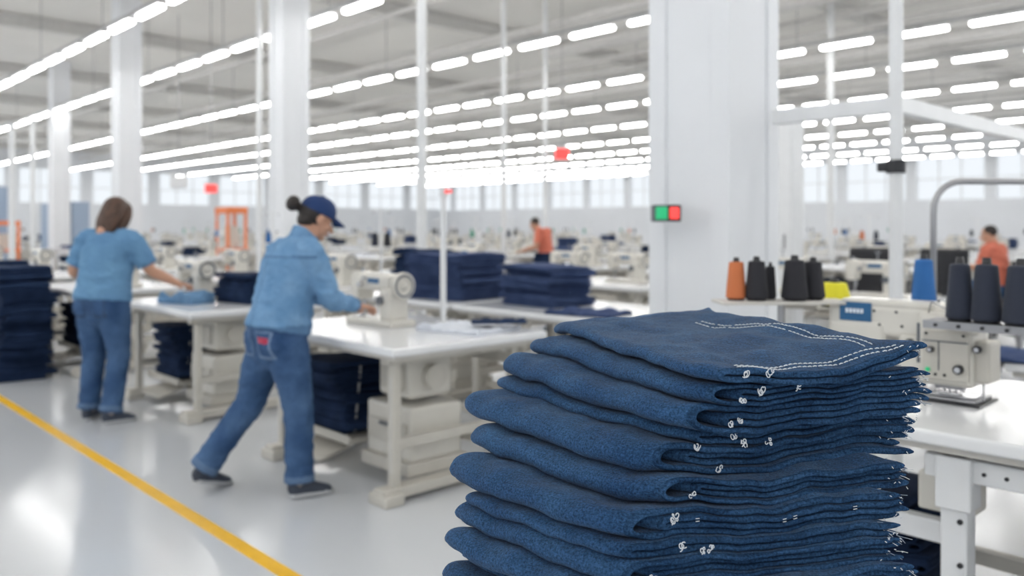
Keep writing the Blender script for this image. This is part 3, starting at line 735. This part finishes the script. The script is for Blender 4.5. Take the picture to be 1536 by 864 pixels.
def person(name,loc,yaw,J,top,style,sleeve='long',pants='denimjean',voxel=.009,pocket=0,fine=True):
    v=Vector; P=[]
    pe=v(J['pelvis']); wa=v(J['waist']); ch=v(J['chest']); nb=v(J['neck'])
    bx=v(J.get('side',(1,0,0)))
    k=J.get('bulk',1.0); kl=J.get('legs',k)
    up=(wa-pe).normalized()
    P.append((pants,sweep([pe-up*.10,pe-up*.02,pe+up*.06,pe+up*.12],[(.13,.115),(.168*k,.128*k),(.158*k,.12*k),(.14*k,.11*k)],side=bx)))
    tb=pe+up*J.get('hem',.03)
    P.append((top,sweep([tb,tb.lerp(wa,.6),wa,wa.lerp(ch,.5),ch,ch.lerp(nb,.55),nb-(nb-ch).normalized()*.01],
        [(.180*k,.142*k),(.170*k,.134*k),(.164*k,.128*k),(.170*k,.128*k),(.172*k,.126*k),(.142*k,.104*k),(.064,.064)],side=bx,r0=False)))
    P.append(('skin',sweep([nb-(nb-ch).normalized()*.05,nb,v(J['head'])+v((0,0,-.03))],[.052,.052,.05],side=bx)))
    if sleeve=='long': P.append((top,sweep([nb+v((0,-.015,-.035)),nb+v((0,-.005,.020)),nb+v((0,.002,.034))],[(.088,.082),(.074,.072),(.078,.076)],side=bx,r1=False)))
    else: P.append((top,sweep([nb+v((0,-.01,-.03)),nb+v((0,-.005,.015))],[(.082,.077),(.066,.064)],side=bx,r1=False)))
    for s,S in((-1,'L'),(1,'R')):
        sh=v(J['sh'+S]); el=v(J['el'+S]); wr=v(J['wr'+S])
        hp=v(J['hip'+S]); kn=v(J['kn'+S]); an=v(J['an'+S]); toe=v(J['toe'+S]).normalized()
        P.append((top,sweep([ch+(nb-ch)*.35,ch.lerp(sh,.75)+v((0,0,.035)),sh],[.085,.070,.062*k],side=v((0,1,0)))))
        if sleeve=='long':
            P.append((top,sweep([sh,sh.lerp(el,.5),el,el.lerp(wr,.5),el.lerp(wr,.93)],[.066*k,.060*k,.052*k,.046,.040],side=v((0,1,0)),r1=False)))
            P.append(('seam',sweep([el.lerp(wr,.82),el.lerp(wr,.95)],[.043,.042],side=v((0,1,0)),r0=False,r1=False)))
            P.append(('skin',sweep([el.lerp(wr,.5),wr,wr+(wr-el).normalized()*.01],[.03,.024,.022],side=v((0,1,0)))))
        else:
            P.append((top,sweep([sh,sh.lerp(el,.45),sh.lerp(el,.80)],[.066*k,.062*k,.060*k],side=v((0,1,0)),r1=False)))
            P.append(('skin',sweep([sh.lerp(el,.3),sh.lerp(el,.7),el,el.lerp(wr,.35),wr,wr+(wr-el).normalized()*.01],[.050,.047,.042,.041,.026,.022],side=v((0,1,0)))))
        P.append((pants,sweep([hp,hp.lerp(kn,.35),hp.lerp(kn,.75),kn,kn.lerp(an,.3),kn.lerp(an,.7),an],[.098*kl,.094*kl,.079*kl,.071*kl,.068*kl,.066*kl,.068*kl],side=bx,r1=False)))
        P.append(('hem',sweep([kn.lerp(an,.90),an],[.071*kl,.072*kl],side=bx,r0=False,r1=False)))
        P.append((pants,ellp(hp+v((-s*.012,-.045,.0)),(.088*k,.085*k,.10*k))))
        lift=J.get('lift'+S,0.0)
        hl=v((an.x,an.y,0))-toe*.055; zz=lambda d:lift*max(0,1-d/.19)
        F=lambda d,h: v((hl.x,hl.y,0))+toe*d+v((0,0,h+zz(d)))
        sd=toe.cross(v((0,0,1)))
        P.append(('shoe',sweep([F(.025,.055),F(.09,.055),F(.15,.042),F(.21,.030)],[(.036,.040),(.040,.038),(.044,.027),(.036,.018)],side=sd)))
        P.append(('sole',sweep([F(.015,.013),F(.09,.013),F(.16,.013),F(.225,.013)],[(.039,.014),(.041,.014),(.050,.014),(.038,.014)],side=sd,r1=True)))
        P.append(('sock',sweep([F(.05,.06),an+v((0,0,.06))],[.036,.034],side=bx)))
    def rid(co,f,s): 
        return abs(noise.noise(Vector((co.x*f,co.y*f,co.z*f*1.6+s))))
    def wr_(co,l):
        if l==top: return .022*(.25-rid(co,7,0))+.012*(.2-rid(co,15,3))
        if l==pants: return .014*(.25-rid(co,7,5))+.010*(.2-rid(co,16,9))
        return 0
    B=[fuse(P,voxel,2,wr_)]
    hd=v(J['head']); pitch,yw=J.get('hrot',(0,0))
    Mx=Matrix.Translation(hd)@Matrix.Rotation(yw,4,'Z')@Matrix.Rotation(-pitch,4,'X')
    B.append(fuse(head_parts(Mx,style),.0042 if fine else .007,1))
    for s,S in((-1,'L'),(1,'R')):
        wr=v(J['wr'+S]); el=v(J['el'+S]); d=v(J.get('hd'+S,wr-el)); B.append(fuse(hand_parts(wr,d,(0,0,-1),(-s,0.2,0.1),J.get('curl',1.0)),.0036 if fine else .006,1))
    mb=MB()
    for bi,(vs,fs,labs) in enumerate(B):
        o=len(mb.v); mb.v+=[tuple(x) for x in vs]
        for f,l in zip(fs,labs):
            if bi==0:
                c=sum((vs[i] for i in f),Vector())/len(f); r=c-pe
                if l==pants and pocket:
                    for sx in(-1,1):
                        ax=abs(r.x-sx*.088)
                        if ax<.056 and -.125<r.z<.02 and r.y<-.03:
                            if pocket==2 and -.045<r.z<-.012 and ax<.045 and sx==1: l='redlab'
                            elif ax>.047 or r.z<-.113 or r.z>.012: l='pocket' if pocket==2 else 'pockd'
                    if abs(r.x)<.005 and r.y<0 and r.z>-.12: l='pockd'
                if l==top and sleeve=='long':
                    if r.z<J.get('hem',.03)+.035: l='seam'
                    if abs(c.x)<.005 and c.y<ch.y+.02: l='seam'
                    yk=ch.z+.05
                    if abs(c.z-yk)<.006 and c.y<ch.y: l='seam'
            mb.f.append(tuple(i+o for i in f)); mb.m.append(mb.slot(l)); mb.sm.append(True)
    return mb.obj(name,loc,yaw)
JM=dict(pelvis=(0,0,.87),waist=(0,.03,1.02),chest=(0,.085,1.22),neck=(0,.155,1.365),head=(0,.235,1.475),hrot=(.42,-.15),hem=.01,bulk=1.16,legs=1.12,
 shL=(-.175,.10,1.29),elL=(-.24,.20,1.05),wrL=(-.10,.44,1.00),hdL=(.3,1,-.25),shR=(.175,.10,1.29),elR=(.22,.19,1.05),wrR=(.08,.44,.985),hdR=(-.15,1,-.15),
 hipL=(-.09,0,.83),knL=(-.20,-.06,.47),anL=(-.32,-.27,.125),toeL=(-.25,1,0),liftL=.055,hipR=(.09,0,.83),knR=(.11,.06,.46),anR=(.12,.06,.085),toeR=(.25,1,0),curl=1.1)
person('woman_in_denim_jacket',(-1.25,4.45,0),TH,JM,'jacket','cap','long',pocket=2,voxel=.0075)
JL=dict(pelvis=(0,0,.90),waist=(0,.02,1.05),chest=(0,.06,1.25),neck=(0,.09,1.41),head=(0,.135,1.525),hrot=(.35,-.1),hem=-.01,bulk=1.24,legs=1.15,
 shL=(-.205,.06,1.33),elL=(-.31,.04,1.09),wrL=(-.27,.28,1.0),shR=(.205,.06,1.33),elR=(.30,.16,1.10),wrR=(.34,.40,.99),hdR=(.1,1,-.2),
 hipL=(-.10,0,.85),knL=(-.11,.03,.48),anL=(-.11,-.02,.085),toeL=(-.25,1,0),hipR=(.10,0,.85),knR=(.12,.03,.48),anR=(.13,-.06,.085),toeR=(.6,1,0))
person('woman_in_blue_shirt',(-3.02,6.15,0),-math.radians(18),JL,'shirt','long','short',voxel=.009,pocket=1)
put(C_lt,'denim_panel',6.66,2.72,TZ,.3,(.9,.8,2.0))
JR=dict(JL); JR.update(bulk=1.0,neck=(0,.17,1.38),head=(0,.24,1.48),wrL=(-.15,.42,1.0),wrR=(.15,.42,1.0),elR=(.25,.2,1.08))
person('worker_in_red_shirt',(.62,15,0),math.radians(60),JR,'orange','short','short',voxel=.014,fine=False)
JS=dict(pelvis=(0,0,.68),waist=(0,.02,.82),chest=(0,.06,1.05),neck=(0,.09,1.21),head=(0,.13,1.33),hrot=(.2,.3),hem=.0,bulk=1.1,
 shL=(-.20,.06,1.14),elL=(-.26,.12,.90),wrL=(-.18,.36,.92),shR=(.20,.06,1.14),elR=(.26,.14,.90),wrR=(.18,.36,.92),
 hipL=(-.09,.02,.64),knL=(-.12,.44,.64),anL=(-.12,.42,.10),toeL=(0,1,0),hipR=(.09,.02,.64),knR=(.12,.44,.64),anR=(.12,.42,.10),toeR=(0,1,0))
person('worker_in_orange_shirt',(6.2,10.6,0.0),math.radians(35),JS,'orange','short','short',voxel=.012,fine=False)
place(CH,'office_chair',(6.2,10.6,0),math.radians(35)+math.pi)
# ---------------------------------------------------------------- world, camera
w=bpy.data.worlds.new('world'); SC.world=w; w.use_nodes=True
bg=w.node_tree.nodes['Background']; bg.inputs[0].default_value=(.90,.95,1,1); bg.inputs[1].default_value=1.0
cam=bpy.data.cameras.new('camera'); co=bpy.data.objects.new('camera',cam); SC.collection.objects.link(co)
co.location=(0,0,1.43); co.rotation_euler=(math.radians(90),0,0); cam.lens=29.3; cam.sensor_width=36; cam.shift_y=-92/1536
cam.dof.use_dof=True; cam.dof.focus_distance=1.4; cam.dof.aperture_fstop=2.8; cam.clip_end=300
SC.camera=co
SC.view_settings.view_transform='Standard'; SC.view_settings.look='None'; SC.view_settings.exposure=0.0
print('stack z',STACK_Z)
